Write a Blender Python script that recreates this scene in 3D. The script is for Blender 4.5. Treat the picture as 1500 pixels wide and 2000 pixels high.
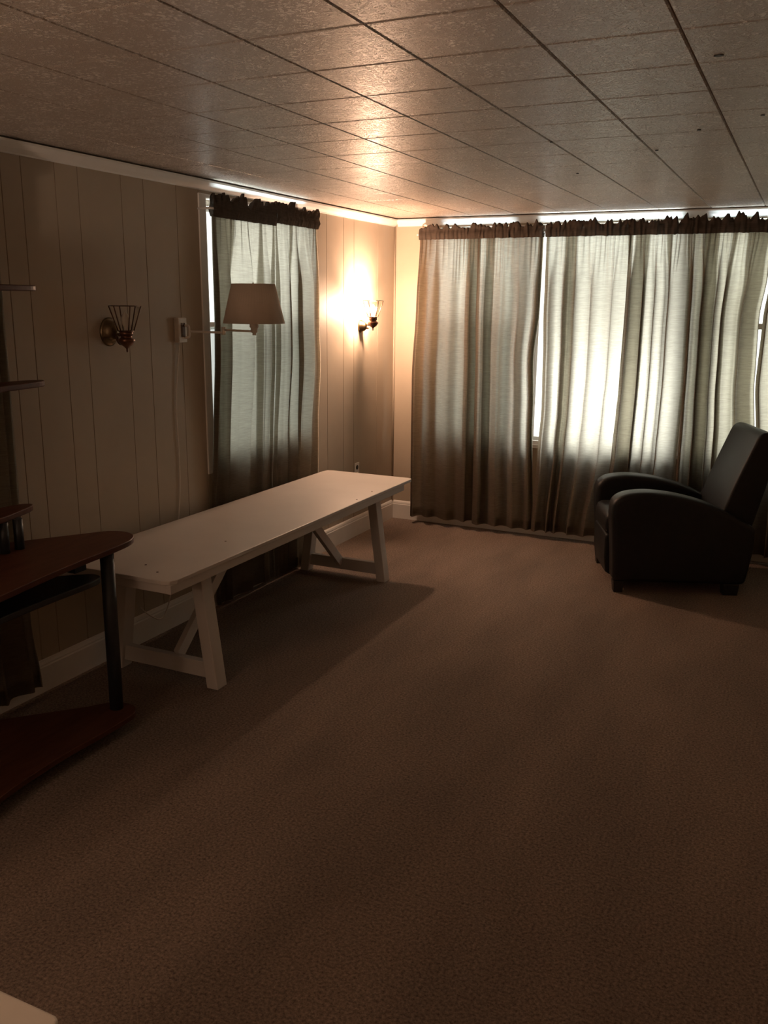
import bpy, bmesh, math, random
from mathutils import Vector, Matrix, noise

for o in list(bpy.data.objects):
    bpy.data.objects.remove(o, do_unlink=True)
SC = bpy.context.scene
COL = SC.collection

# ------------------------------------------------------------------ camera
cam_d = bpy.data.cameras.new('camera')
cam = bpy.data.objects.new('camera', cam_d)
COL.objects.link(cam)
SC.camera = cam
YAW, PITCH, ROLL, FPX = 0.4401, 0.23315, 0.0095, 1725.7
fw = Vector((-math.sin(YAW) * math.cos(PITCH), math.cos(YAW) * math.cos(PITCH), -math.sin(PITCH)))
rt = Vector((math.cos(YAW), math.sin(YAW), 0))
up = rt.cross(fw)
r2 = rt * math.cos(ROLL) + up * math.sin(ROLL)
u2 = up * math.cos(ROLL) - rt * math.sin(ROLL)
cam.matrix_world = Matrix(((r2.x, u2.x, -fw.x, 2.8553), (r2.y, u2.y, -fw.y, -6.2075), (r2.z, u2.z, -fw.z, 1.6616), (0, 0, 0, 1)))
cam_d.sensor_width = 36
cam_d.sensor_fit = 'AUTO'
cam_d.lens = FPX / 2000 * 36
cam_d.clip_start = 0.05

# ------------------------------------------------------------------ exposure, world, daylight, room lamp, added lights
vs = SC.view_settings
vs.view_transform = 'Standard'
vs.look = 'None'
vs.exposure = 0.0
vs.gamma = 1.0
vs.use_curve_mapping = False
SC.cycles.use_denoising = True
SC.cycles.max_bounces = 10
SC.cycles.transparent_max_bounces = 16

world = bpy.data.worlds.new('world')
SC.world = world
world.use_nodes = True
bg = world.node_tree.nodes['Background']
bg.inputs[0].default_value = (1.0, 0.985, 0.95, 1)
bg.inputs[1].default_value = 2.0


def area(name, loc, direction, sx, sy, watts, color, spread=180):
    d = bpy.data.lights.new(name, 'AREA')
    d.shape = 'RECTANGLE'
    d.size, d.size_y = sx, sy
    d.energy = watts
    d.color = color
    d.spread = math.radians(spread)
    o = bpy.data.objects.new(name, d)
    COL.objects.link(o)
    o.location = loc
    o.rotation_euler = Vector(direction).to_track_quat('-Z', 'Y').to_euler()
    return o


# daylight outside each window, then two added beams for the crown moulding
area('daylight_side_window', (0.45, 0.50, 1.45), (0, -1, 0), 0.9, 1.6, 8, (1.0, 0.97, 0.90))
area('daylight_picture_window', (1.56, 0.52, 1.40), (0, -1, 0), 1.5, 1.6, 8, (1.0, 0.97, 0.92))
area('daylight_sunlit_yard', (1.66, 0.36, 1.00), (0, -1, 0.1), 0.80, 0.50, 14, (1.0, 1.0, 1.0))
area('daylight_leafy_window', (2.70, 0.50, 1.40), (0, -1, 0), 0.9, 1.6, 5, (1.0, 0.94, 0.58))
area('daylight_left_window', (-0.50, -1.80, 1.45), (1, 0, 0), 1.3, 1.6, 11, (1.0, 1.0, 0.95))
area('added_crown_beam_back', (1.60, 0.26, 0.70), (0, -0.28, 1.53), 2.7, 0.14, 14, (0.80, 0.93, 1.0), 12)  # narrow upward beam, added to brighten the crown on the back wall
area('added_crown_beam_left', (-0.27, -1.83, 0.82), (0.292, 0, 1.41), 1.0, 0.12, 3.5, (0.80, 0.93, 1.0), 12)  # same kind of added beam, for the crown over the left window


def point(name, loc, watts, color, radius):
    d = bpy.data.lights.new(name, 'POINT')
    d.energy = watts
    d.color = color
    d.shadow_soft_size = radius
    o = bpy.data.objects.new(name, d)
    COL.objects.link(o)
    o.location = loc
    return o


# standing uplighter behind the camera, at the left: its bowl throws the light up at the ceiling
upl = bpy.data.lights.new('uplighter_light', 'SPOT')
upl.energy = 80
upl.color = (1.0, 0.73, 0.55)
upl.spot_size = math.radians(172)
upl.spot_blend = 0.12
upl.shadow_soft_size = 0.10
uo = bpy.data.objects.new('uplighter_light', upl)
COL.objects.link(uo)
uo.location = (0.8, -6.7, 1.38)
uo.rotation_euler = (math.pi, 0, 0)
point('unseen_fill_light', (1.0, -7.2, 1.5), 15.0, (1.0, 0.68, 0.50), 0.12)  # unseen fill behind the camera, added to brighten the swing lamp's shade


# ------------------------------------------------------------------ materials
def nmat(name):
    m = bpy.data.materials.new(name)
    m.use_nodes = True
    nt = m.node_tree
    return m, nt, nt.nodes['Principled BSDF']


def link(nt, a, b):
    nt.links.new(a, b)


def coords(nt, scale=(1, 1, 1), kind='Object', rot=(0, 0, 0)):
    tc = nt.nodes.new('ShaderNodeTexCoord')
    mp = nt.nodes.new('ShaderNodeMapping')
    mp.inputs['Scale'].default_value = scale
    mp.inputs['Rotation'].default_value = rot
    link(nt, tc.outputs[kind], mp.inputs[0])
    return mp.outputs[0]


def tnoise(nt, vec, scale, detail=4, rough=0.6):
    n = nt.nodes.new('ShaderNodeTexNoise')
    n.inputs['Scale'].default_value = scale
    n.inputs['Detail'].default_value = detail
    n.inputs['Roughness'].default_value = rough
    link(nt, vec, n.inputs['Vector'])
    return n.outputs['Fac']


def ramp(nt, fac, stops):
    r = nt.nodes.new('ShaderNodeValToRGB')
    el = r.color_ramp.elements
    while len(el) < len(stops):
        el.new(0.5)
    for e, (p, c) in zip(el, stops):
        e.position = p
        e.color = (c[0], c[1], c[2], 1)
    link(nt, fac, r.inputs[0])
    return r.outputs[0]


def bump(nt, h, strength, dist, prev=None):
    b = nt.nodes.new('ShaderNodeBump')
    b.inputs['Strength'].default_value = strength
    b.inputs['Distance'].default_value = dist
    link(nt, h, b.inputs['Height'])
    if prev is not None:
        link(nt, prev, b.inputs['Normal'])
    return b.outputs[0]


def mul(c, k):
    return (c[0] * k, c[1] * k, c[2] * k)


def plain(name, col, rough=0.5, metal=0.0, var=0.08, scale=12, bstr=0.0, bscale=200, spec=0.5):
    m, nt, p = nmat(name)
    v = coords(nt)
    f = tnoise(nt, v, scale, 3)
    c = ramp(nt, f, [(0.3, mul(col, 1 - var)), (0.7, mul(col, 1 + var))])
    link(nt, c, p.inputs['Base Color'])
    p.inputs['Roughness'].default_value = rough
    p.inputs['Metallic'].default_value = metal
    p.inputs['Specular IOR Level'].default_value = spec
    if bstr:
        link(nt, bump(nt, tnoise(nt, v, bscale, 3), bstr, 0.002), p.inputs['Normal'])
    return m


def wood(name, c1, c2, rough, scale=(2, 18, 18), rot=(0, 0, 0)):
    m, nt, p = nmat(name)
    v = coords(nt, scale, rot=rot)
    f = tnoise(nt, v, 3.0, 6, 0.65)
    c = ramp(nt, f, [(0.25, c1), (0.75, c2)])
    link(nt, c, p.inputs['Base Color'])
    p.inputs['Roughness'].default_value = rough
    p.inputs['Specular IOR Level'].default_value = 0.12
    link(nt, bump(nt, f, 0.1, 0.001), p.inputs['Normal'])
    return m


def emit(name, col, strength):
    m, nt, p = nmat(name)
    p.inputs['Base Color'].default_value = (*col, 1)
    p.inputs['Emission Color'].default_value = (*col, 1)
    p.inputs['Emission Strength'].default_value = strength
    return m


def glassy(name, tint, gloss=0.12, rough=0.03):
    m = bpy.data.materials.new(name)
    m.use_nodes = True
    nt = m.node_tree
    nt.nodes.clear()
    out = nt.nodes.new('ShaderNodeOutputMaterial')
    mix = nt.nodes.new('ShaderNodeMixShader')
    tr = nt.nodes.new('ShaderNodeBsdfTransparent')
    gl = nt.nodes.new('ShaderNodeBsdfGlossy')
    lw = nt.nodes.new('ShaderNodeLayerWeight')
    lw.inputs['Blend'].default_value = 0.5
    pw = nt.nodes.new('ShaderNodeMath')
    pw.operation = 'POWER'
    link(nt, lw.outputs['Facing'], pw.inputs[0])
    pw.inputs[1].default_value = 5
    fr = nt.nodes.new('ShaderNodeMath')
    fr.operation = 'MULTIPLY_ADD'
    link(nt, pw.outputs[0], fr.inputs[0])
    fr.inputs[1].default_value = gloss * 4
    fr.inputs[2].default_value = gloss
    tr.inputs[0].default_value = (*tint, 1)
    gl.inputs['Roughness'].default_value = rough
    link(nt, fr.outputs[0], mix.inputs[0])
    link(nt, tr.outputs[0], mix.inputs[1])
    link(nt, gl.outputs[0], mix.inputs[2])
    link(nt, mix.outputs[0], out.inputs[0])
    return m


def cloth(name, dif, tra, ft, slub=0.3, sheer=0.0):
    """slubby woven curtain: diffuse front + translucency, thread noise along the weft"""
    m = bpy.data.materials.new(name)
    m.use_nodes = True
    nt = m.node_tree
    nt.nodes.clear()
    out = nt.nodes.new('ShaderNodeOutputMaterial')
    v = coords(nt, (16, 16, 330))
    f1 = tnoise(nt, v, 1.0, 5, 0.65)
    v2 = coords(nt, (420, 420, 10))
    f2 = tnoise(nt, v2, 1.0, 2, 0.5)
    ad = nt.nodes.new('ShaderNodeMath')
    ad.operation = 'MULTIPLY_ADD'
    link(nt, f2, ad.inputs[0])
    ad.inputs[1].default_value = 0.12
    link(nt, f1, ad.inputs[2])
    cd = ramp(nt, ad.outputs[0], [(0.36, mul(dif, 1 - slub)), (0.76, mul(dif, 1 + slub))])
    ct = ramp(nt, ad.outputs[0], [(0.36, mul(tra, 1 - slub)), (0.76, mul(tra, 1 + slub))])
    d = nt.nodes.new('ShaderNodeBsdfDiffuse')
    t = nt.nodes.new('ShaderNodeBsdfTranslucent')
    link(nt, cd, d.inputs[0])
    link(nt, ct, t.inputs[0])
    mix = nt.nodes.new('ShaderNodeMixShader')
    mix.inputs[0].default_value = ft
    link(nt, d.outputs[0], mix.inputs[1])
    link(nt, t.outputs[0], mix.inputs[2])
    res = mix.outputs[0]
    if sheer:
        tp = nt.nodes.new('ShaderNodeBsdfTransparent')
        m2 = nt.nodes.new('ShaderNodeMixShader')
        m2.inputs[0].default_value = sheer
        link(nt, res, m2.inputs[1])
        link(nt, tp.outputs[0], m2.inputs[2])
        res = m2.outputs[0]
    link(nt, res, out.inputs[0])
    return m


def make_carpet():
    m, nt, p = nmat('carpet_pile')
    v = coords(nt)
    fine = tnoise(nt, v, 115, 4, 0.75)
    mid = tnoise(nt, v, 60, 3, 0.6)
    big = tnoise(nt, coords(nt, (1.6, 0.5, 1), rot=(0, 0, 0.5)), 2.2, 3, 0.5)
    c = ramp(nt, fine, [(0.3, (0.075, 0.055, 0.044)), (0.7, (0.385, 0.298, 0.243))])
    c2 = ramp(nt, big, [(0.35, (0.86, 0.86, 0.86)), (0.68, (1.12, 1.10, 1.08))])
    mx = nt.nodes.new('ShaderNodeMix')
    mx.data_type = 'RGBA'
    mx.blend_type = 'MULTIPLY'
    mx.inputs[0].default_value = 1
    link(nt, c, mx.inputs[6])
    link(nt, c2, mx.inputs[7])
    link(nt, mx.outputs[2], p.inputs['Base Color'])
    p.inputs['Roughness'].default_value = 0.95
    p.inputs['Specular IOR Level'].default_value = 0.1
    b1 = bump(nt, mid, 0.5, 0.004)
    link(nt, bump(nt, fine, 0.8, 0.004, b1), p.inputs['Normal'])
    return m


def make_ceiling():
    m, nt, p = nmat('textured_ceiling_tile')
    v = coords(nt)
    def veins(scale, detail, w):
        f = tnoise(nt, v, scale, detail, 0.6)
        return ramp(nt, f, [(0.5 - 3 * w, (1, 1, 1)), (0.5 - w, (0, 0, 0)), (0.5 + w, (0, 0, 0)), (0.5 + 3 * w, (1, 1, 1))])
    va = veins(50, 5, 0.032)
    vb = veins(112, 4, 0.034)
    patch = ramp(nt, tnoise(nt, v, 14, 3, 0.5), [(0.40, (0.25, 0.25, 0.25)), (0.60, (1, 1, 1))])
    n2 = va
    mm = nt.nodes.new('ShaderNodeMix')
    mm.data_type = 'RGBA'
    mm.blend_type = 'MULTIPLY'
    link(nt, patch, mm.inputs[0])
    link(nt, va, mm.inputs[6])
    link(nt, vb, mm.inputs[7])
    h = mm.outputs[2]
    big = tnoise(nt, v, 1.7, 3, 0.5)
    base = ramp(nt, big, [(0.3, (0.76, 0.68, 0.60)), (0.7, (0.86, 0.78, 0.69))])
    vein_shade = ramp(nt, h, [(0.0, (0.52, 0.47, 0.43)), (1.0, (1.0, 1.0, 1.0))])  # veins darkened in the colour to stand for shade in the relief
    mx = nt.nodes.new('ShaderNodeMix')
    mx.data_type = 'RGBA'
    mx.blend_type = 'MULTIPLY'
    mx.inputs[0].default_value = 1
    link(nt, base, mx.inputs[6])
    link(nt, vein_shade, mx.inputs[7])
    link(nt, mx.outputs[2], p.inputs['Base Color'])
    p.inputs['Roughness'].default_value = 0.36
    p.inputs['Specular IOR Level'].default_value = 0.5
    link(nt, bump(nt, h, 1.0, 0.007), p.inputs['Normal'])
    return m


M = {}
M['carpet'] = make_carpet()
M['ceiling'] = make_ceiling()
M['wall'] = plain('cream_panelling', (0.45, 0.378, 0.29), 0.55, var=0.04, scale=5, bstr=0.05, bscale=60)
M['groove'] = plain('panel_groove_shade', (0.35, 0.285, 0.21), 0.8)  # wall colour darkened to paint in the shade inside the grooves
M['trim'] = plain('white_trim_paint', (0.78, 0.76, 0.72), 0.4, var=0.03, scale=8)
M['seam'] = plain('ceiling_seam_dark', (0.22, 0.15, 0.10), 0.8)  # darker strip along the lengthwise tile joints
M['white'] = plain('white_table_paint', (0.58, 0.54, 0.50), 0.42, var=0.05, scale=3, bstr=0.05, bscale=80)
M['screw'] = plain('rusty_screw', (0.10, 0.06, 0.04), 0.6, metal=0.5)
M['leather'] = plain('black_leather', (0.0085, 0.0085, 0.0095), 0.48, var=0.2, scale=30, bstr=0.25, bscale=260, spec=0.36)
M['darkwood'] = plain('black_stained_wood', (0.012, 0.010, 0.009), 0.4)
M['cherry'] = wood('cherry_laminate', (0.055, 0.019, 0.011), (0.115, 0.044, 0.025), 0.42, (14, 2.2, 14))
M['metal'] = plain('charcoal_painted_metal', (0.036, 0.04, 0.044), 0.45, metal=0.3)
M['black'] = plain('black_laminate', (0.015, 0.014, 0.014), 0.5)
M['brass'] = plain('antique_brass', (0.20, 0.15, 0.09), 0.36, metal=1.0, var=0.15, scale=40)
M['bronze'] = plain('dark_bronze', (0.09, 0.045, 0.025), 0.35, metal=0.4)
M['copper'] = plain('copper_cup', (0.15, 0.07, 0.045), 0.3, metal=0.8)
M['glass'] = glassy('clear_glass', (0.94, 0.94, 0.92), 0.08)
M['pane'] = glassy('window_glass', (0.95, 0.97, 0.96), 0.04)
M['screen'] = glassy('insect_screen', (0.38, 0.39, 0.38), 0.0, 0.5)
M['bulb'] = plain('unlit_bulb', (0.62, 0.58, 0.52), 0.2)
M['lit'] = emit('lit_bulb', (1.0, 0.72, 0.42), 60)
M['plastic'] = plain('ivory_plastic', (0.66, 0.60, 0.52), 0.35)
M['dark'] = plain('socket_dark', (0.02, 0.018, 0.015), 0.5)
M['shade'] = cloth('lamp_shade_fabric', (0.85, 0.74, 0.63), (0.62, 0.50, 0.38), 0.22, 0.03)
M['curtain'] = cloth('slub_curtain', (0.155, 0.12, 0.093), (0.51, 0.48, 0.405), 0.60, 0.20)
M['header'] = cloth('gathered_curtain_header', (0.105, 0.08, 0.064), (0.10, 0.085, 0.07), 0.40, 0.2)
M['counter'] = plain('white_cabinet_paint', (0.80, 0.74, 0.66), 0.4, var=0.03)


# ------------------------------------------------------------------ mesh builder
class MB:
    def __init__(self):
        self.v, self.f, self.s = [], [], []

    def add(self, vs_, fs, smooth=False):
        n = len(self.v)
        self.v += [Vector(p) for p in vs_]
        for f in fs:
            self.f.append([i + n for i in f])
            self.s.append(smooth)
        return self

    def hexa(self, b, t):
        """b, t: four bottom and four top points, both counter-clockwise from above"""
        return self.add(list(b) + list(t), [(3, 2, 1, 0), (4, 5, 6, 7), (0, 1, 5, 4), (1, 2, 6, 5), (2, 3, 7, 6), (3, 0, 4, 7)])

    def box(self, x0, x1, y0, y1, z0, z1):
        return self.hexa([(x0, y0, z0), (x1, y0, z0), (x1, y1, z0), (x0, y1, z0)],
                         [(x0, y0, z1), (x1, y0, z1), (x1, y1, z1), (x0, y1, z1)])

    def prism(self, bottom, top, smooth=False):
        n = len(bottom)
        fs = [list(range(n))[::-1], list(range(n, 2 * n))]
        self.add(list(bottom) + list(top), fs)
        k = len(self.v) - 2 * n
        for i in range(n):
            j = (i + 1) % n
            self.f.append([k + i, k + j, k + n + j, k + n + i])
            self.s.append(smooth)
        return self

    def slab(self, poly, z0, z1, smooth=False):
        return self.prism([(x, y, z0) for x, y in poly], [(x, y, z1) for x, y in poly], smooth)

    def tube(self, pts, r, n=12, cap=True):
        pts = [Vector(p) for p in pts]
        rs = r if isinstance(r, (list, tuple)) else [r] * len(pts)
        vs_, fs = [], []
        ref = None
        for i, p in enumerate(pts):
            a = pts[max(0, i - 1)]
            b = pts[min(len(pts) - 1, i + 1)]
            d = (b - a).normalized()
            if ref is None:
                ref = Vector((0, 0, 1)) if abs(d.z) < 0.9 else Vector((1, 0, 0))
            x = (ref - d * ref.dot(d)).normalized()
            y = d.cross(x)
            ref = x
            for k in range(n):
                t = 2 * math.pi * k / n
                vs_.append(p + (x * math.cos(t) + y * math.sin(t)) * rs[i])
        for i in range(len(pts) - 1):
            for k in range(n):
                k2 = (k + 1) % n
                fs.append((i * n + k, i * n + k2, (i + 1) * n + k2, (i + 1) * n + k))
        self.add(vs_, fs, True)
        if cap:
            base = len(self.v) - len(vs_)
            self.f.append([base + k for k in range(n)][::-1])
            self.s.append(False)
            self.f.append([base + (len(pts) - 1) * n + k for k in range(n)])
            self.s.append(False)
        return self

    def lathe(self, prof, c, axis='z', n=24, sy=1.0, smooth=True):
        """prof: (radius, height along axis)"""
        c = Vector(c)
        vs_, fs = [], []
        for r, h in prof:
            for k in range(n):
                t = 2 * math.pi * k / n
                a, b = r * math.cos(t), r * math.sin(t) * sy
                vs_.append(c + (Vector((a, b, h)) if axis == 'z' else Vector((h, a, b))))
        for i in range(len(prof) - 1):
            for k in range(n):
                k2 = (k + 1) % n
                fs.append((i * n + k, i * n + k2, (i + 1) * n + k2, (i + 1) * n + k))
        return self.add(vs_, fs, smooth)

    def grid(self, fn, nu, nv, smooth=True):
        vs_ = [fn(i / nu, j / nv) for j in range(nv + 1) for i in range(nu + 1)]
        fs = [(j * (nu + 1) + i, j * (nu + 1) + i + 1, (j + 1) * (nu + 1) + i + 1, (j + 1) * (nu + 1) + i)
              for j in range(nv) for i in range(nu)]
        return self.add(vs_, fs, smooth)

    def build(self, name, mat, parent=None, base=(0, 0, 0), bevel=0.0, seg=2, angle=35, smooth=False, fix=True):
        if parent is not None:
            base = parent.get('base_', base)
        b = Vector(base)
        me = bpy.data.meshes.new(name)
        me.from_pydata([p - b for p in self.v], [], self.f)
        for poly, s in zip(me.polygons, self.s):
            poly.use_smooth = s or smooth
        if fix:
            bm = bmesh.new()
            bm.from_mesh(me)
            bmesh.ops.recalc_face_normals(bm, faces=bm.faces)
            bm.to_mesh(me)
            bm.free()
        mats = mat if isinstance(mat, (list, tuple)) else [mat]
        for m_ in mats:
            me.materials.append(m_)
        o = bpy.data.objects.new(name, me)
        COL.objects.link(o)
        if parent is not None:
            o.parent = parent
            o['base_'] = list(base)
        else:
            o.location = b
            o['base_'] = list(base)
        if bevel:
            md = o.modifiers.new('bevel', 'BEVEL')
            md.width = bevel
            md.segments = seg
            md.limit_method = 'ANGLE'
            md.angle_limit = math.radians(angle)
            md.harden_normals = False
        return o


def thing(name, label, cat, base, group=None):
    o = bpy.data.objects.new(name, None)
    COL.objects.link(o)
    o.location = base
    o.empty_display_size = 0.1
    o['base_'] = list(base)
    return tag(o, label, cat, group)


def tag(o, label, cat, group=None):
    o['label'] = label
    o['category'] = cat
    if group:
        o['group'] = group
    return o


def struct(o):
    o['kind'] = 'structure'
    return o


def spline(pts, n=8, closed=False):
    P = [Vector(p) for p in pts]
    L = len(P)
    out = []
    for i in range(L if closed else L - 1):
        p0 = P[(i - 1) % L] if closed or i > 0 else P[0]
        p1, p2 = P[i], P[(i + 1) % L]
        p3 = P[(i + 2) % L] if closed or i + 2 < L else P[-1]
        for k in range(n):
            t = k / n
            out.append(0.5 * ((2 * p1) + (p2 - p0) * t + (2 * p0 - 5 * p1 + 4 * p2 - p3) * t * t + (3 * p1 - p0 - 3 * p2 + p3) * t ** 3))
    if not closed:
        out.append(P[-1])
    return out


def interp(tab, z):
    """tab: (z, value) with z falling"""
    if z >= tab[0][0]:
        return tab[0][1]
    for (za, a), (zb, b) in zip(tab, tab[1:]):
        if z >= zb:
            t = (za - z) / (za - zb)
            t = t * t * (3 - 2 * t)
            return a + (b - a) * t
    return tab[-1][1]


# ------------------------------------------------------------------ room shell
H = 2.26
XR, YR = 3.75, -7.5            # right and rear walls, outside the frame
WT = 0.12
# window openings
BX0, BX1, BZ0, BZ1 = 0.33, 2.98, 0.665, 2.190
LY0, LY1, LZ0, LZ1 = -2.325, -1.32, 0.80, 2.168

struct(MB().box(-WT, XR + WT, YR - WT, WT, -0.1, 0).build('floor', M['carpet']))


def ceiling():
    mb = MB()
    xs, ys = set([-WT, XR + WT]), set([YR - WT, WT])
    gx, gy = [], []
    for k in range(-8, 9):
        x = 2.205 + 0.316 * k
        if 0.02 < x < XR:
            gx.append(x)
    for k in range(-12, 16):
        y = -4.285 + 0.316 * k
        if YR < y < -0.02:
            gy.append(y)
    def ticks(vals, lo, hi, w, w2):
        out = [(lo, 0, 0)]
        for v_ in sorted(vals):
            out += [(v_ - w, 0, 0), (v_ - w2, 1, 1), (v_ + w2, 1, 0), (v_ + w, 0, 0)]
        out.append((hi, 0, 0))
        return out
    tx = ticks(gx, -WT, XR + WT, 0.0050, 0.0016)
    ty = ticks(gy, YR - WT, WT, 0.0066, 0.0006)
    nx, ny = len(tx), len(ty)
    verts = []
    for y, hy, _ in ty:
        for x, hx, _ in tx:
            verts.append((x, y, H + max(0.0045 * hx, 0.0020 * hy)))
    faces, mi = [], []
    for j in range(ny - 1):
        for i in range(nx - 1):
            faces.append((j * nx + i, (j + 1) * nx + i, (j + 1) * nx + i + 1, j * nx + i + 1))
            mi.append(1 if tx[i][2] else 0)
    mb.add(verts, faces)
    mb.box(-WT, XR + WT, YR - WT, WT, H + 0.012, H + 0.1)
    o = mb.build('ceiling', [M['ceiling'], M['seam']], fix=False)
    for p_, k in zip(o.data.polygons, mi):
        p_.material_index = k
    return struct(o)


CEIL = ceiling()
# small dark specks stuck on the ceiling
for i, (x, y, r) in enumerate([(2.579, -3.716, 0.0075), (2.642, -2.92, 0.007), (2.426, -2.737, 0.007), (2.226, -2.357, 0.0065), (1.888, -2.693, 0.0065), (1.786, -1.839, 0.006)]):
    mb = MB()
    rnd = random.Random(i)
    ring = [(x + r * (1.5 if i == 0 else 1) * math.cos(a) * rnd.uniform(0.7, 1.1), y + r * math.sin(a) * rnd.uniform(0.7, 1.1)) for a in [k * math.pi / 5 for k in range(10)]]
    mb.prism([(a, b, H - 0.003) for a, b in ring], [(a, b, H + 0.0005) for a, b in ring])
    mb.build('dark_speck', M['dark'], CEIL)


def wall_left():
    mb = MB()
    grooves = [-6.40, -6.24, -6.0, -5.85, -5.62, -5.4, -5.24, -5.0, -4.84, -4.72, -4.55, -4.40, -4.17, -4.02, -3.78, -3.605, -3.504, -3.329, -3.201, -2.938, -2.788, -2.549, -2.373,
               -1.044, -0.814, -0.662, -0.29]
    w, dp = 0.0022, 0.0025
    ys = [(YR - WT, 0, 0)]
    for g in grooves:
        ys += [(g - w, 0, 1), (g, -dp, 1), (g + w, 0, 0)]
    ys += [(LY0, 0, 0), (LY1, 0, 0), (WT, 0, 0)]
    ys.sort()
    zs = [0, LZ0, LZ1, H + 0.01]
    mats = []
    for (ya, xa, ga), (yb, xb, gb) in zip(ys, ys[1:]):
        for za, zb in zip(zs, zs[1:]):
            if ya >= LY0 - 1e-6 and yb <= LY1 + 1e-6 and za == LZ0:
                continue
            mb.add([(xa, ya, za), (xb, yb, za), (xb, yb, zb), (xa, ya, zb)], [(0, 1, 2, 3)])
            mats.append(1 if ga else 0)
    X0, X1 = -WT, -0.005
    n0 = len(mb.f)
    mb.box(X0, X1, YR - WT, LY0, 0, H + 0.01)
    mb.box(X0, X1, LY1, WT, 0, H + 0.01)
    mb.box(X0, X1, LY0, LY1, 0, LZ0)
    mb.box(X0, X1, LY0, LY1, LZ1, H + 0.01)
    # reveals
    mb.box(-WT, 0, LY0 - 0.001, LY0, LZ0, LZ1)
    mb.box(-WT, 0, LY1, LY1 + 0.001, LZ0, LZ1)
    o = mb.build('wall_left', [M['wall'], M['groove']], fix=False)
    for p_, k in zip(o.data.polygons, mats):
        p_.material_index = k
    return struct(o)


wall_left()
mb = MB()
mb.box(0, BX0, 0, WT, 0, H + 0.01).box(BX1, XR + WT, 0, WT, 0, H + 0.01).box(BX0, BX1, 0, WT, 0, BZ0).box(BX0, BX1, 0, WT, BZ1, H + 0.01)
struct(mb.build('wall_back', M['wall']))
struct(MB().box(XR, XR + WT, YR, 0, 0, H + 0.01).build('wall_right', M['wall']))
struct(MB().box(0, XR + WT, YR - WT, YR, 0, H + 0.01).build('wall_rear', M['wall']))


def extrude_profile(prof, a, b, along):
    """prof: (out, z); along 'y' on the left wall, 'x' on the back wall"""
    if along == 'y':
        A = [(o_, a, z) for o_, z in prof]
        B = [(o_, b, z) for o_, z in prof]
    else:
        A = [(a, -o_, z) for o_, z in prof]
        B = [(b, -o_, z) for o_, z in prof]
    return MB().prism(A, B)


base_p = [(0, 0), (0.016, 0), (0.016, 0.112), (0.013, 0.118), (0.013, 0.124), (0.009, 0.134), (0.004, 0.140), (0, 0.142)]
crown_p = [(0, 2.203), (0.006, 2.203), (0.008, 2.209), (0.020, 2.224), (0.032, 2.243), (0.033, 2.252), (0, 2.252)]
struct(extrude_profile(base_p, YR, -0.0005, 'y').build('baseboard_left', M['trim']))
struct(extrude_profile(base_p, 0.016, XR, 'x').build('baseboard_back', M['trim']))
struct(extrude_profile(crown_p, YR, -0.0005, 'y').build('trim_1', M['trim']))
struct(extrude_profile(crown_p, 0.028, XR, 'x').build('trim_2', M['trim']))
struct(MB().tube([(0.004, -0.004, 0.142), (0.004, -0.004, 2.203)], 0.008, 10).build('trim_3', M['wall']))


# ------------------------------------------------------------------ windows
def window(name, to, a0, a1, z0, z1, double, screen, casing=None):
    """to(s, d, z): s along the wall, d into the room (negative = outward)"""
    def bx(mb, s0, s1, d0, d1, za, zb):
        P = lambda s, d, z: to(s, d, z)
        mb.hexa([P(s0, d0, za), P(s1, d0, za), P(s1, d1, za), P(s0, d1, za)], [P(s0, d0, zb), P(s1, d0, zb), P(s1, d1, zb), P(s0, d1, zb)])
    mb = MB()
    fwid = 0.035 if not casing else 0.018
    bx(mb, a0, a0 + fwid, -0.10, -0.002, z0, z1)
    bx(mb, a1 - fwid, a1, -0.10, -0.002, z0, z1)
    bx(mb, a0 + fwid, a1 - fwid, -0.10, -0.002, z0, z0 + 0.03)
    bx(mb, a0 + fwid, a1 - fwid, -0.10, -0.045, z1 - 0.03, z1)
    w = struct(mb.build(name, M['trim']))
    if casing:
        cb = MB()
        e0, e1, t, dep = casing
        bx(cb, a0 - e0, a0, 0, dep, z0 - 0.05, z1 + t)
        bx(cb, a1, a1 + e1, 0, dep, z0 - 0.05, z1 + t)
        bx(cb, a0, a1, 0, dep, z1, z1 + t)
        bx(cb, a0, a1, 0, dep, z0 - 0.05, z0)
        cb.build('casing', M['trim'], w, bevel=0.003)
    i0, i1, j0, j1 = a0 + fwid, a1 - fwid, z0 + 0.03, z1 - 0.03
    zm = 1.53
    parts = [(j0, zm + 0.02, -0.045), (zm - 0.02, j1, -0.08)] if double else [(j0, j1, -0.06)]
    for za, zb, d in parts:
        sb = MB()
        r = 0.025 if casing or not double else 0.035
        bx(sb, i0, i0 + r, d - 0.013, d + 0.013, za, zb)
        bx(sb, i1 - r, i1, d - 0.013, d + 0.013, za, zb)
        bx(sb, i0 + r, i1 - r, d - 0.013, d + 0.013, za, za + r)
        bx(sb, i0 + r, i1 - r, d - 0.013, d + 0.013, zb - r, zb)
        s_ = sb.build('sash', M['trim'], w)
        gb = MB()
        bx(gb, i0 + r, i1 - r, d - 0.002, d + 0.002, za + r, zb - r)
        gb.build('pane', M['pane'], s_)
    if screen:
        gb = MB()
        gb.add([to(i0, -0.097, j0), to(i1, -0.097, j0), to(i1, -0.097, zm), to(i0, -0.097, zm)], [(0, 1, 2, 3)])
        gb.build('insect_screen', M['screen'], w)
    return w


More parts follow.
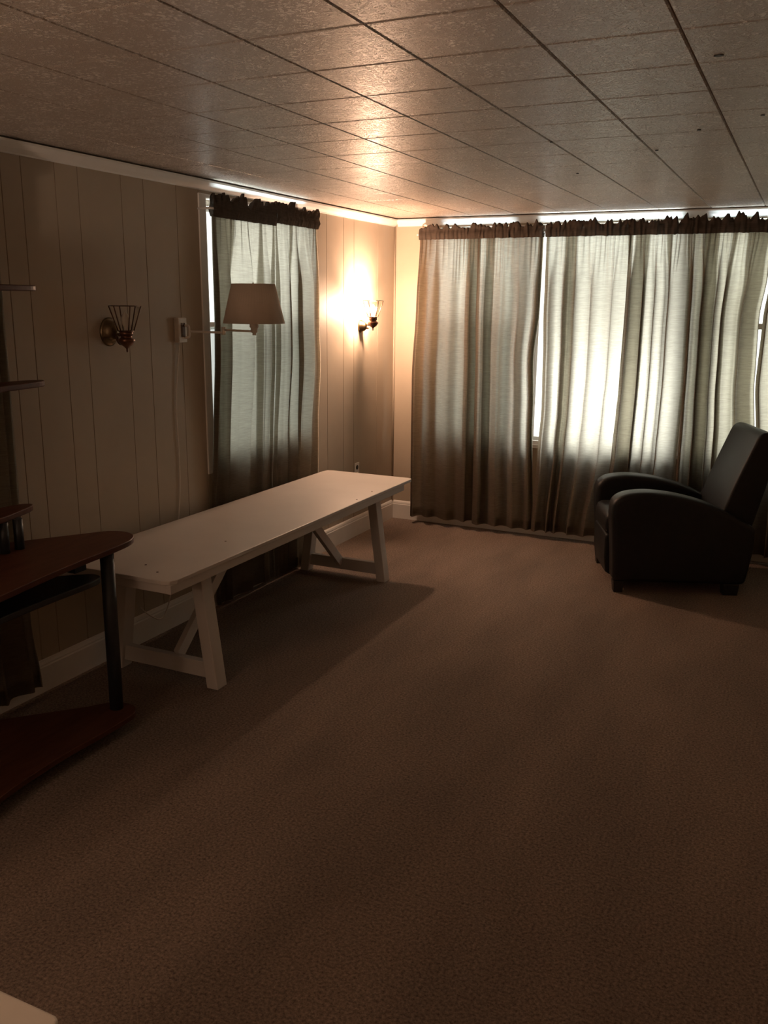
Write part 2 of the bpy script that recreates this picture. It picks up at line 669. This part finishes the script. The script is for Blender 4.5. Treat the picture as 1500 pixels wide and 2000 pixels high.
toB = lambda s, d, z: (s, -d, z)
toL = lambda s, d, z: (d, s, z)
window('window_1', toB, BX0, 0.99, BZ0, BZ1, True, True)
window('window_2', toB, 1.05, 2.09, BZ0, BZ1, False, False)
window('window_3', toB, 2.15, BX1, BZ0, BZ1, True, False)
window('window_4', toL, LY0, LY1, LZ0, LZ1, True, True, casing=(0.055, 0.05, 0.02, 0.010))
struct(MB().box(0.99, 1.05, 0.004, 0.10, BZ0, BZ1).build('trim_4', M['trim']))
struct(MB().box(2.09, 2.15, 0.004, 0.10, BZ0, BZ1).build('trim_5', M['trim']))
struct(MB().box(BX0 - 0.05, BX1 + 0.05, -0.022, 0.0, BZ0 - 0.02, BZ0 + 0.004).build('trim_6', M['trim']))


# ------------------------------------------------------------------ curtains
def curtain(label, to, L, R, zb, zt, dep, amp, nf, seed, group, ruffle, flaps=()):
    """L, R: (z, s) tables of the side edges; dep: (z, depth); amp: (z, amplitude)"""
    rnd = random.Random(seed)
    # monotone phase with uneven folds
    def phases(n, jit):
        w = [rnd.uniform(1 - jit, 1 + jit) for _ in range(n)]
        t = sum(w)
        acc, out = 0, [0]
        for x in w:
            acc += x / t
            out.append(acc)
        a = [rnd.uniform(0.35, 1.0) for _ in range(n + 1)]
        c = [rnd.uniform(0.2, 1.25) for _ in range(n + 1)]
        return out, a, c
    co = phases(nf, 0.55)
    fi = phases(nf * 3 + 2, 0.5)
    off = [rnd.uniform(0, 50) for _ in range(4)]

    def wave(ph, u):
        cuts, a, c = ph
        i = 0
        while i < len(cuts) - 2 and u > cuts[i + 1]:
            i += 1
        t = (u - cuts[i]) / (cuts[i + 1] - cuts[i])
        am = a[i] + (a[i + 1] - a[i]) * t
        cm = c[i] + (c[i + 1] - c[i]) * t
        wl = cuts[i + 1] - cuts[i]
        fade = min(1, u / 0.06, (1 - u) / 0.06)
        return am * math.sin(2 * math.pi * t), fade * cm * am * wl * math.sin(2 * math.pi * t + 0.9 + 3.0 * (cm - 0.7)) * 0.27

    def pt(u, z, back=0.0):
        l, r = interp(L, z), interp(R, z)
        k = min(1, max(0, (zt - z) / 0.38))
        k = k * k * (3 - 2 * k)
        um = u + 0.005 * math.sin(3 * z + off[0] + 6 * u) * math.sin(math.pi * u)
        d1, s1 = wave(co, um)
        d2, s2 = wave(fi, um)
        A = interp(amp, z)
        d = interp(dep, z) + A * (k * d1 + (1 - k) * 0.20 * d2 + 0.04 * k * (1 - k) * 4 * d2)
        d += 0.006 * noise.noise(Vector((u * 3 + off[1], z * 2.2, off[2]))) * k
        s = l + (r - l) * (u + (k * s1 + (1 - k) * 0.8 * s2))
        zz = z
        if z <= zb + 1e-6:
            zz = z + 0.012 * noise.noise(Vector((u * 4, off[3], 0)))
        return to(s, d - back, zz)

    nu, nv = 170, 56
    mb = MB()
    zrow = lambda v: zb + (zt - zb) * v
    mb.grid(lambda u, v: pt(u, zrow(v)), nu, nv)
    hw = 0.02 / abs(R[0][1] - L[0][1])
    mb.grid(lambda u, v: pt(u * hw, zrow(v), 0.004), 3, nv)
    mb.grid(lambda u, v: pt(1 - hw + u * hw, zrow(v), 0.004), 3, nv)
    for ua, ub in flaps:      # cloth lapped double
        mb.grid(lambda u, v, a=ua, b=ub: pt(a + (b - a) * u, zrow(v), 0.007), 40, nv)
    mb.grid(lambda u, v: pt(u, zb + 0.004 + 0.06 * v, 0.004), nu, 2)
    sm, dm = (L[-1][1] + R[-1][1]) / 2, dep[-1][1]
    base = to(sm, dm, 0.0)
    root = thing('curtain', label, 'curtain', base, group)
    mb.build('panel', M['curtain'], root, fix=False)
    # gathered rod pocket with a crumpled ruffle above it
    hb = MB()
    top = ruffle
    d0 = dep[0][1]
    prof = [(0.010, zt - 0.012, 0), (0.020, zt + 0.022, 0), (0.012, zt + 0.050, 0), (0.016, zt + 0.066, .5), (0.012, top, 1),
            (-0.004, top, 1), (-0.010, zt + 0.066, .5), (-0.010, zt + 0.050, 0), (-0.014, zt + 0.022, 0), (-0.008, zt - 0.012, 0)]
    l0, r0 = L[0][1], R[0][1]

    def hp(u, v):
        x = v * (len(prof) - 1)
        i = min(int(x), len(prof) - 2)
        t = x - i
        q = [prof[i][k] + (prof[i + 1][k] - prof[i][k]) * t for k in range(3)]
        s = l0 - 0.006 + (r0 - l0 + 0.012) * u
        n1 = noise.noise(Vector((s * 50 + off[0], q[1] * 16, off[1])))
        n2 = noise.noise(Vector((s * 21 + off[2], q[2] * 1.2, off[3])))
        n3 = noise.noise(Vector((s * 70 + off[1], q[2] * 2, off[0])))
        dd = 0.007 * n1 + 0.003 * n3 + q[2] * 0.022 * n2
        zz = q[1] + q[2] * (0.036 * n2 + 0.032 * n1 + 0.012 * n3 + 0.004) - (1 - q[2]) * 0.004 * n1
        return to(s + 0.006 * n1, d0 + q[0] + dd, min(zz, 2.238))
    hb.grid(hp, 150, len(prof) * 2 - 2)
    hb.build('gathered_header', M['header'], root, fix=False)
    return root


depB = [(2.15, 0.092), (1.2, 0.100), (0.0, 0.110)]
ampB = [(2.15, 0.034), (1.6, 0.042), (0.0, 0.046)]
GB = 'curtains across the back wall window'
ZT = 2.112
E12 = [(2.12, 0.694), (1.63, 0.696), (1.13, 0.708), (0.06, 0.722)]
E34 = [(2.12, 1.728), (1.63, 1.731), (1.14, 1.727), (0.68, 1.716), (0.06, 1.64)]
E45 = [(2.12, 2.112), (1.64, 2.129), (1.15, 2.138), (0.75, 2.143), (0.05, 2.14)]


def sh(t, d):
    return [(z, s + d) for z, s in t]


curtain('beige curtain panel nearest the glowing corner sconce, left end of the back wall', toB, [(2.12, 0.243), (1.63, 0.222), (1.1, 0.198), (0.06, 0.207)], sh(E12, 0.006), 0.062, ZT, depB, ampB, 4, 11, GB, 2.176, [(0.80, 0.98)])
curtain('beige curtain panel just left of the wide white gap on the back wall', toB, sh(E12, -0.010), [(2.12, 1.150), (1.64, 1.149), (1.29, 1.124), (0.93, 1.139), (0.06, 1.172)], 0.056, ZT, depB, ampB, 4, 23, GB, 2.180, [(0.13, 0.27), (0.93, 1.0)])
curtain('brightest beige curtain panel, just right of the wide white gap', toB, [(2.12, 1.173), (1.64, 1.178), (1.29, 1.19), (0.93, 1.198), (0.68, 1.188), (0.06, 1.168)], [(2.12, 1.737), (1.63, 1.738), (1.2, 1.733), (0.95, 1.717), (0.68, 1.708), (0.06, 1.635)], 0.056, ZT, depB, ampB, 5, 37, GB, 2.185, [(0.23, 0.37)])
curtain('glowing beige curtain panel behind the far arm of the black armchair', toB, sh(E34, -0.004), [(2.12, 2.106), (1.64, 2.130), (1.15, 2.142), (0.9, 2.139), (0.75, 2.134), (0.05, 2.13)], 0.056, ZT, depB, ampB, 4, 41, GB, 2.185, [(0.10, 0.34), (0.62, 0.72)])
curtain('olive tinted curtain panel behind the black armchair backrest', toB, sh(E45, 0.0), [(2.12, 2.60), (1.87, 2.582), (1.59, 2.556), (1.21, 2.566), (0.8, 2.60), (0.05, 2.62)], 0.060, ZT, depB, ampB, 5, 57, GB, 2.192, [(0.14, 0.34), (0.50, 0.56), (0.68, 0.93)])
curtain('curtain panel cut off by the right edge of the picture', toB, [(2.12, 2.605), (1.78, 2.592), (1.59, 2.578), (1.21, 2.574), (0.8, 2.61), (0.05, 2.63)], [(2.12, 3.08), (0.05, 3.08)], 0.060, ZT, depB, ampB, 5, 61, GB, 2.192)

depL = [(2.13, 0.080), (1.4, 0.076), (0.80, 0.050), (0.60, 0.041), (0.0, 0.044)]
ampL = [(2.13, 0.030), (1.4, 0.036), (0.80, 0.022), (0.60, 0.017), (0.0, 0.018)]
GL = 'pair of curtains over the left wall window'
curtain('grey beige curtain panel behind the swing arm lamp shade, left half of its pair', toL, [(2.12, -2.368), (1.63, -2.372), (1.1, -2.380), (0.55, -2.395), (0.05, -2.385)], [(2.12, -1.786), (1.63, -1.790), (1.16, -1.797), (0.7, -1.80), (0.01, -1.80)], 0.014, 2.083, depL, ampL, 4, 72, GL, 2.172, [(0.0, 0.33), (0.74, 0.79)])
curtain('grey beige curtain panel on the left wall, half nearest the glowing sconce', toL, [(2.12, -1.780), (1.63, -1.782), (1.16, -1.788), (0.7, -1.79), (0.03, -1.79)], [(2.12, -1.307), (1.63, -1.277), (1.12, -1.258), (0.62, -1.245), (0.01, -1.30)], 0.010, 2.098, depL, ampL, 4, 85, GL, 2.182, [(0.34, 0.39)])


depD = [(2.13, 0.070), (1.4, 0.068), (0.0, 0.062)]
ampD = [(2.13, 0.022), (1.4, 0.026), (0.0, 0.026)]
curtain('dim grey curtain edge behind the computer desk at the far left', toL, [(2.12, -4.62), (0.05, -4.62)], [(2.12, -3.706), (0.7, -3.708), (0.38, -3.703), (0.06, -3.668)], 0.055, 2.085, depD, ampD, 7, 93, None, 2.165)


def rod(label, to, s0, s1, d, z):
    r = thing('curtain_rod', label, 'curtain rod', to((s0 + s1) / 2, 0, z))
    MB().tube([to(s0 - 0.01, 0.002, z), to(s0 - 0.01, d - 0.012, z), to(s0, d, z), to(s1, d, z), to(s1 + 0.01, d - 0.012, z), to(s1 + 0.01, 0.002, z)], 0.0055, 10).build('rod', M['trim'], r)
    return r


rod('thin white curtain rod glinting between headers along the back wall', toB, 0.225, 3.1, 0.094, 2.137)
rod('curtain rod holding the dim curtain behind the computer desk', toL, -4.64, -3.695, 0.072, 2.112)
rod('thin white curtain rod in the header over the left wall window', toL, -2.372, -1.295, 0.082, 2.112)


# ------------------------------------------------------------------ white trestle table
def trestle_table():
    t = thing('trestle_table', 'long low white painted trestle table along the left wall', 'table', (0.38, -2.39, 0))
    z0, z1 = 0.567, 0.585
    x0, x1, y0, y1 = 0.068, 0.694, -3.578, -1.190
    # right edge front, rounded / clipped corners
    poly = [(x0 + 0.05, y0), (x1 - 0.045, y0), (x1 - 0.012, y0 + 0.012), (x1, y0 + 0.045)]
    poly += [(x1, y1 - 0.035), (x1 - 0.010, y1 - 0.010), (x1 - 0.035, y1), (x0 + 0.055, y1), (x0 + 0.018, y1 - 0.014), (x0 + 0.006, y1 - 0.05), (x0, y0 + 0.05), (x0 + 0.014, y0 + 0.014)]
    MB().slab(poly, z0, z1).build('tabletop', M['white'], t, bevel=0.003)
    zr = 0.529
    ap = MB()
    ap.box(x1 - 0.030, x1 - 0.008, y0 + 0.012, y1 - 0.12, zr, z0)
    ap.box(x0 + 0.012, x0 + 0.034, y0 + 0.03, y1 - 0.12, zr, z0)
    ap.box(x0 + 0.034, x1 - 0.030, y0 + 0.014, y0 + 0.034, zr, z0)
    ap.box(x0 + 0.034, x1 - 0.030, y1 - 0.145, y1 - 0.125, zr, z0)
    ap.build('apron', M['white'], t, bevel=0.002)
    zt = z0
    for ya, yb, kind in ((-3.275, -3.203, 0), (-1.562, -1.494, 1)):
        for (fa, fb, ta, tb) in ((0.620, 0.678, 0.545, 0.603), (0.082, 0.140, 0.157, 0.215)):
            MB().hexa([(fa, ya, 0), (fb, ya, 0), (fb, yb, 0), (fa, yb, 0)], [(ta, ya, zt), (tb, ya, zt), (tb, yb, zt), (ta, yb, zt)]).build('leg', M['white'], t, bevel=0.004)
        MB().box(0.165, 0.595, ya + 0.004, yb - 0.004, 0.480, zt).build('top_rail', M['white'], t, bevel=0.002)
        za, zb = (0.040, 0.112)
        xa, xb = 0.120, 0.640
        MB().box(xa, xb, ya + 0.018, yb - 0.018, za, zb).build('stretcher', M['white'], t, bevel=0.002)
        if kind == 0:
            A, B = Vector((0.43, yb - 0.02, 0.105)), Vector((0.40, -2.66, 0.560))
        else:
            A, B = Vector((0.36, ya + 0.02, 0.085)), Vector((0.37, -2.05, 0.560))
        n = Vector((0, -(B - A).z, (B - A).y)).normalized() * 0.028
        e = Vector((0.014, 0, 0))
        MB().hexa([A - n - e, A - n + e, A + n + e, A + n - e], [B - n - e, B - n + e, B + n + e, B + n - e]).build('brace', M['white'], t, bevel=0.002)
    for x, y in ((0.45, -3.43), (0.56, -3.49), (0.64, -1.67), (0.66, -1.905), (0.527, -2.97)):
        MB().lathe([(0.0005, 0.0012), (0.005, 0.0012), (0.0055, -0.004)], (x, y, z1), n=12).build('screw', M['screw'], t)


trestle_table()


# ------------------------------------------------------------------ armchair
def armchair():
    P0 = Vector((1.958, -1.125, 0))
    f_ = Vector((-0.93019, -0.36708, 0))
    n_ = Vector((-0.36708, 0.93019, 0))
    C = lambda d, o_, z: P0 - f_ * d + n_ * o_ + Vector((0, 0, z))
    root = thing('armchair', 'black leather armchair with rounded arms in front of the curtains', 'armchair', C(0.38, 0.34, 0))
    side = [(0.0, 0.066), (-0.012, 0.25), (-0.028, 0.42)] + [tuple(p) for p in spline([(-0.032, 0.47), (-0.022, 0.545), (0.03, 0.588), (0.12, 0.606), (0.22, 0.606), (0.36, 0.588), (0.52, 0.545), (0.66, 0.480), (0.775, 0.420)], 5)]
    side += [(0.797, 0.40), (0.797, 0.28), (0.780, 0.16), (0.765, 0.066)]

    def puff(prof, oa, ob, name, mat, bev, seg=5, bulge=0.0):
        mb = MB()
        mb.prism([C(d, oa, z) for d, z in prof], [C(d, ob, z) for d, z in prof])
        return mb.build(name, mat, root, bevel=bev, seg=seg, angle=50, smooth=True)
    puff(side, 0.0, 0.145, 'arm', M['leather'], 0.030)
    puff(side, 0.535, 0.68, 'arm', M['leather'], 0.030)
    seat = [(-0.034, 0.325), (-0.036, 0.37), (-0.034, 0.41), (-0.024, 0.436), (0.0, 0.450), (0.2, 0.458), (0.45, 0.46), (0.64, 0.44), (0.64, 0.31), (0.0, 0.31)]
    puff(seat, 0.150, 0.530, 'seat_cushion', M['leather'], 0.020)
    foot = [(0.005, 0.068), (-0.020, 0.085), (-0.032, 0.18), (-0.034, 0.29), (-0.028, 0.320), (0.06, 0.318), (0.06, 0.068)]
    puff(foot, 0.148, 0.532, 'footrest', M['leather'], 0.012)
    back = [(0.60, 0.36), (0.630, 0.50), (0.668, 0.62), (0.735, 0.80)] + [tuple(p) for p in spline([(0.775, 0.905), (0.792, 0.936), (0.822, 0.954), (0.868, 0.948), (0.905, 0.925), (0.922, 0.895)], 4)] + [(0.870, 0.68), (0.815, 0.44), (0.775, 0.28), (0.66, 0.24)]
    puff(back, 0.095, 0.585, 'backrest', M['leather'], 0.035)
    MB().prism([C(d, 0.14, z) for d, z in ((0.06, 0.068), (0.06, 0.30), (0.70, 0.30), (0.76, 0.068))], [C(d, 0.54, z) for d, z in ((0.06, 0.068), (0.06, 0.30), (0.70, 0.30), (0.76, 0.068))]).build('base_frame', M['leather'], root, bevel=0.005)
    for d0, d1, o0, o1 in ((0.005, 0.068, 0.008, 0.075), (0.005, 0.068, 0.605, 0.672), (0.640, 0.735, 0.008, 0.075), (0.640, 0.735, 0.605, 0.672)):
        k = 0.006
        MB().hexa([C(d1 - k, o0 + k, 0), C(d0 + k, o0 + k, 0), C(d0 + k, o1 - k, 0), C(d1 - k, o1 - k, 0)],
                  [C(d1, o0, 0.07), C(d0, o0, 0.07), C(d0, o1, 0.07), C(d1, o1, 0.07)]).build('leg', M['darkwood'], root, bevel=0.003)


armchair()


# ------------------------------------------------------------------ computer desk with hutch
def desk():
    t = thing('computer_desk', 'cherry topped computer desk with dark tube legs and hutch at left edge', 'desk', (0.35, -4.3, 0))

    def sl(pts, z0, z1, name, mat, bev=0.004):
        return MB().slab([(p[0], p[1]) for p in pts], z0, z1).build(name, mat, t, bevel=bev, seg=3)
    tip = [tuple(p) for p in spline([(0.31, -3.595), (0.355, -3.535), (0.42, -3.512), (0.485, -3.535), (0.53, -3.60), (0.548, -3.70), (0.556, -3.80), (0.572, -3.97), (0.605, -4.2), (0.66, -4.5), (0.74, -4.75), (0.76, -4.88), (0.70, -4.99), (0.56, -5.05), (0.35, -5.09)], 4)]
    sl([(0.125, -4.75), (0.125, -3.868)] + tip + [(0.14, -5.02)], 0.722, 0.745, 'desktop', M['cherry'])
    low = [tuple(p) for p in spline([(0.40, -3.765), (0.46, -3.69), (0.53, -3.668), (0.585, -3.690), (0.612, -3.75), (0.612, -3.9), (0.605, -4.12), (0.63, -4.42), (0.70, -4.72), (0.66, -4.92), (0.4, -4.99)], 4)]
    sl([(0.125, -4.7), (0.125, -4.06)] + low + [(0.14, -4.95)], 0.055, 0.078, 'bottom_shelf', M['cherry'])
    tray = [tuple(p) for p in spline([(0.42, -3.815), (0.485, -3.768), (0.535, -3.785), (0.552, -3.86), (0.552, -4.05), (0.565, -4.30), (0.61, -4.55), (0.5, -4.65)], 4)]
    sl([(0.22, -4.6), (0.20, -4.05)] + tray, 0.622, 0.645, 'keyboard_tray', M['black'])
    MB().box(0.385, 0.425, -3.80, -3.74, 0.645, 0.722).build('tray_bracket', M['black'], t)
    for x, y in ((0.515, -3.722), (0.60, -4.86)):
        MB().tube([(x, y, 0.078), (x, y, 0.722)], 0.0265, 20).build('leg', M['metal'], t)
        MB().lathe([(0.0005, 0), (0.020, 0), (0.022, 0.012), (0.012, 0.03), (0.012, 0.055)], (x, y - 0.008, 0), n=16).build('foot', M['black'], t)
    for x, y in ((0.17, -4.2), (0.17, -4.7)):
        MB().lathe([(0.0005, 0), (0.020, 0), (0.022, 0.012), (0.012, 0.03), (0.012, 0.055)], (x, y, 0), n=16).build('foot', M['black'], t)
        MB().tube([(x, y, 0.078), (x, y, 0.722)], 0.0265, 20).build('leg', M['metal'], t)
    # hutch
    for x, y in ((0.25, -3.892), (0.25, -3.960)):
        MB().tube([(x, y, 0.745), (x, y, 0.862)], 0.018, 18).build('shelf_support', M['metal'], t)
    for x, y in ((0.20, -4.22), (0.20, -4.52)):
        MB().tube([(x, y, 0.745), (x, y, 1.690)], 0.0225, 18).build('hutch_post', M['metal'], t)
    s3 = [tuple(p) for p in spline([(0.13, -3.83), (0.145, -3.78), (0.175, -3.755), (0.205, -3.775), (0.235, -3.86), (0.275, -4.02), (0.33, -4.35)], 4)]
    sl([(0.125, -4.6), (0.125, -3.98)] + s3 + [(0.33, -4.6)], 0.862, 0.884, 'hutch_shelf', M['cherry'])
    s2 = [tuple(p) for p in spline([(0.13, -3.74), (0.145, -3.685), (0.18, -3.655), (0.212, -3.675), (0.235, -3.76), (0.268, -3.95), (0.33, -4.35)], 4)]
    sl([(0.125, -4.6), (0.125, -3.90)] + s2 + [(0.33, -4.6)], 1.334, 1.356, 'hutch_shelf', M['cherry'])
    sl([(0.125, -4.6), (0.125, -3.90)] + [(x, y - 0.006) for x, y in s2] + [(0.33, -4.6)], 1.690, 1.711, 'hutch_shelf', M['cherry'])


desk()


# ------------------------------------------------------------------ wall sconces
def sconce(y, z, cdz, pr, label, lit):
    t = thing('wall_sconce', label, 'wall sconce', (0, y, z), 'brass wall sconces')
    X, cz = 0.112, z + cdz
    yc = y - (0.012 if not lit else 0.030)
    MB().lathe([(pr, 0.0), (pr * 1.02, 0.006), (pr * 0.9, 0.012), (pr * 0.82, 0.014), (pr * 0.72, 0.030), (pr * 0.45, 0.044), (0.0005, 0.050)], (0, y, z), 'x', 28, 1.12).build('backplate', M['brass'], t)
    MB().lathe([(0.007, 0.040), (0.008, 0.050), (0.005, 0.056), (0.0005, 0.057)], (0, y + 0.018, z - 0.012), 'x', 12).build('switch_knob', M['bronze'], t)
    MB().tube(spline([(0.040, y, z - (0.015 if not lit else -0.02)), (0.065, (y + yc) / 2, cz - 0.012), (0.090, yc, cz - 0.012), (X, yc, cz - 0.005)], 6), 0.007, 12).build('arm', M['bronze'], t)
    MB().lathe([(0.0005, -0.052), (0.004, -0.048), (0.004, -0.036), (0.012, -0.028), (0.026, -0.018), (0.036, -0.004), (0.037, 0.004), (0.030, 0.010), (0.024, 0.014), (0.024, 0.020), (0.029, 0.022), (0.029, 0.042), (0.0005, 0.042)], (X, yc, cz), n=24).build('cup', M['copper'] if not lit else M['copper'], t)
    za, zb, ra, rb = cz + 0.042, cz + 0.150, 0.034, 0.070
    hexp = lambda r, zz: [(X + r * math.cos(math.pi / 6 + k * math.pi / 3), yc + r * math.sin(math.pi / 6 + k * math.pi / 3), zz) for k in range(6)]
    a, b = hexp(ra, za), hexp(rb, zb)
    fr = MB()
    for k in range(6):
        fr.tube([a[k], b[k]], 0.0028, 8)
        fr.tube([b[k], b[(k + 1) % 6]], 0.0022, 8)
        fr.tube([a[k], a[(k + 1) % 6]], 0.0026, 8)
    f = fr.build('shade_frame', M['bronze'], t)
    g = MB()
    for k in range(6):
        j = (k + 1) % 6
        g.add([a[k], a[j], b[j], b[k]], [(0, 1, 2, 3)])
    g.build('glass_panels', M['glass'], f)
    MB().lathe([(0.010, 0.030), (0.011, 0.060), (0.019, 0.078), (0.021, 0.092), (0.016, 0.108), (0.006, 0.122), (0.0005, 0.126)], (X, yc, cz), n=20).build('bulb', M['lit'] if lit else M['bulb'], t)
    return X, yc, cz


sconce(-3.072, 1.520, -0.035, 0.056, 'unlit brass sconce with clear glass shade, left of the swing arm lamp', False)
bx_, by_, bz_ = sconce(-0.560, 1.496, 0.024, 0.040, 'lit sconce glowing white on the left wall beside the corner', True)
point('sconce_bulb_light', (bx_, by_, bz_ + 0.098), 150.0, (1.0, 0.62, 0.42), 0.030)


# ------------------------------------------------------------------ swing arm lamp
def swing_lamp():
    t = thing('swing_arm_lamp', 'swing arm wall lamp with tapered off white shade beside left window', 'lamp', (0, -2.577, 1.515))
    MB().box(0, 0.030, -2.610, -2.545, 1.455, 1.577).build('wall_plate', M['plastic'], t, bevel=0.004)
    MB().box(0.0295, 0.033, -2.592, -2.563, 1.484, 1.552).build('plate_recess', M['bronze'], t)
    MB().tube(spline([(0.030, -2.562, 1.480), (0.050, -2.556, 1.485), (0.052, -2.556, 1.515), (0.050, -2.558, 1.535), (0.030, -2.562, 1.54)], 6), 0.006, 10).build('hinge_bracket', M['plastic'], t)
    E = (0.22, -2.50)
    MB().tube([(0.050, -2.556, 1.510), (E[0], E[1], 1.507)], 0.0055, 12).build('arm', M['plastic'], t)
    MB().tube([(E[0], E[1], 1.520), (0.42, -2.53, 1.518)], 0.0055, 12).build('arm', M['plastic'], t)
    MB().tube([(E[0], E[1], 1.496), (E[0], E[1], 1.534)], 0.010, 14).build('elbow', M['plastic'], t)
    MB().lathe([(0.0005, 1.500), (0.009, 1.500), (0.009, 1.510), (0.016, 1.514), (0.017, 1.535), (0.022, 1.538), (0.022, 1.590), (0.0005, 1.590)], (0.42, -2.53, 0), n=20).build('socket', M['plastic'], t)
    MB().lathe([(0.012, 1.590), (0.013, 1.610), (0.028, 1.640), (0.030, 1.660), (0.020, 1.685), (0.0005, 1.692)], (0.42, -2.53, 0), n=20).build('bulb', M['bulb'], t)
    sb = MB()
    n = 120
    vs_, fs = [], []
    for r, zz in ((0.148, 1.556), (0.103, 1.741), (0.1015, 1.741), (0.1465, 1.556)):
        for k in range(n):
            a = 2 * math.pi * k / n
            rr = r + (0.0009 if k % 2 else -0.0009)
            vs_.append((0.42 + rr * math.cos(a), -2.53 + rr * math.sin(a), zz))
    for i in range(4):
        for k in range(n):
            fs.append((i * n + k, i * n + (k + 1) % n, ((i + 1) % 4) * n + (k + 1) % n, ((i + 1) % 4) * n + k))
    sb.add(vs_, fs, True)
    s = sb.build('lamp_shade', M['shade'], t)
    sp = MB()
    for k in range(3):
        a = k * 2.094 + 0.3
        sp.tube([(0.42, -2.53, 1.736), (0.42 + 0.102 * math.cos(a), -2.53 + 0.102 * math.sin(a), 1.739)], 0.0018, 6)
    sp.tube([(0.42, -2.53, 1.690), (0.42, -2.53, 1.748)], 0.003, 8)
    sp.build('spider', M['plastic'], s)
    pts = [(0.016, -2.59, 1.457), (0.010, -2.605, 1.35), (0.008, -2.629, 1.125), (0.007, -2.623, 0.81), (0.008, -2.647, 0.585), (0.010, -2.70, 0.33), (0.020, -2.744, 0.219), (0.026, -2.80, 0.118), (0.030, -2.86, 0.088), (0.024, -2.93, 0.13), (0.015, -2.99, 0.19)]
    MB().tube(spline(pts, 8), 0.0032, 8).build('power_cord', M['plastic'], t)


swing_lamp()


# ------------------------------------------------------------------ outlet
def outlet():
    t = thing('wall_outlet', 'white wall outlet low on the left wall behind the table end', 'outlet', (0, -0.619, 0.48))
    MB().box(0, 0.006, -0.654, -0.584, 0.420, 0.535).build('cover_plate', M['trim'], t, bevel=0.002)
    for zc in (0.502, 0.453):
        MB().lathe([(0.017, 0.004), (0.017, 0.0075), (0.0005, 0.0075)], (0, -0.619, zc), 'x', 20).build('socket', M['dark'] if zc > 0.48 else M['plastic'], t)


outlet()


# ------------------------------------------------------------------ white cabinet corner near the camera
def cabinet():
    t = thing('cabinet', 'white cabinet corner at the bottom left edge of the picture', 'cabinet', (1.72, -5.87, 0))
    x0, x1, y0, y1 = 1.38, 2.070, -6.25, -5.508
    c = 0.012
    poly = [(x0, y0), (x1, y0), (x1, y1 - c), (x1 - c * 0.3, y1 - c * 0.3), (x1 - c, y1), (x0, y1)]
    MB().slab(poly, 0.728, 0.750).build('cabinet_top', M['counter'], t, bevel=0.004, seg=3)
    MB().box(x0 + 0.02, x1 - 0.025, y0 + 0.02, y1 - 0.02, 0.07, 0.728).build('carcass', M['counter'], t, bevel=0.002)
    MB().box(x0 + 0.05, x1 - 0.06, y0 + 0.05, y1 - 0.05, 0.0, 0.07).build('plinth', M['counter'], t)
    for ya, yb in ((y0 + 0.03, -5.885), (-5.873, y1 - 0.03)):
        d = MB().box(x1 - 0.025, x1 - 0.008, ya, yb, 0.09, 0.715).build('door', M['counter'], t, bevel=0.003)
        MB().lathe([(0.005, 0.0), (0.005, 0.012), (0.012, 0.018), (0.0005, 0.024)], (x1 - 0.008, (ya + 0.05) if ya > -5.9 else (yb - 0.05), 0.42), 'x', 16).build('knob', M['brass'], d)


cabinet()

for o in SC.objects:
    if 'base_' in o:
        del o['base_']
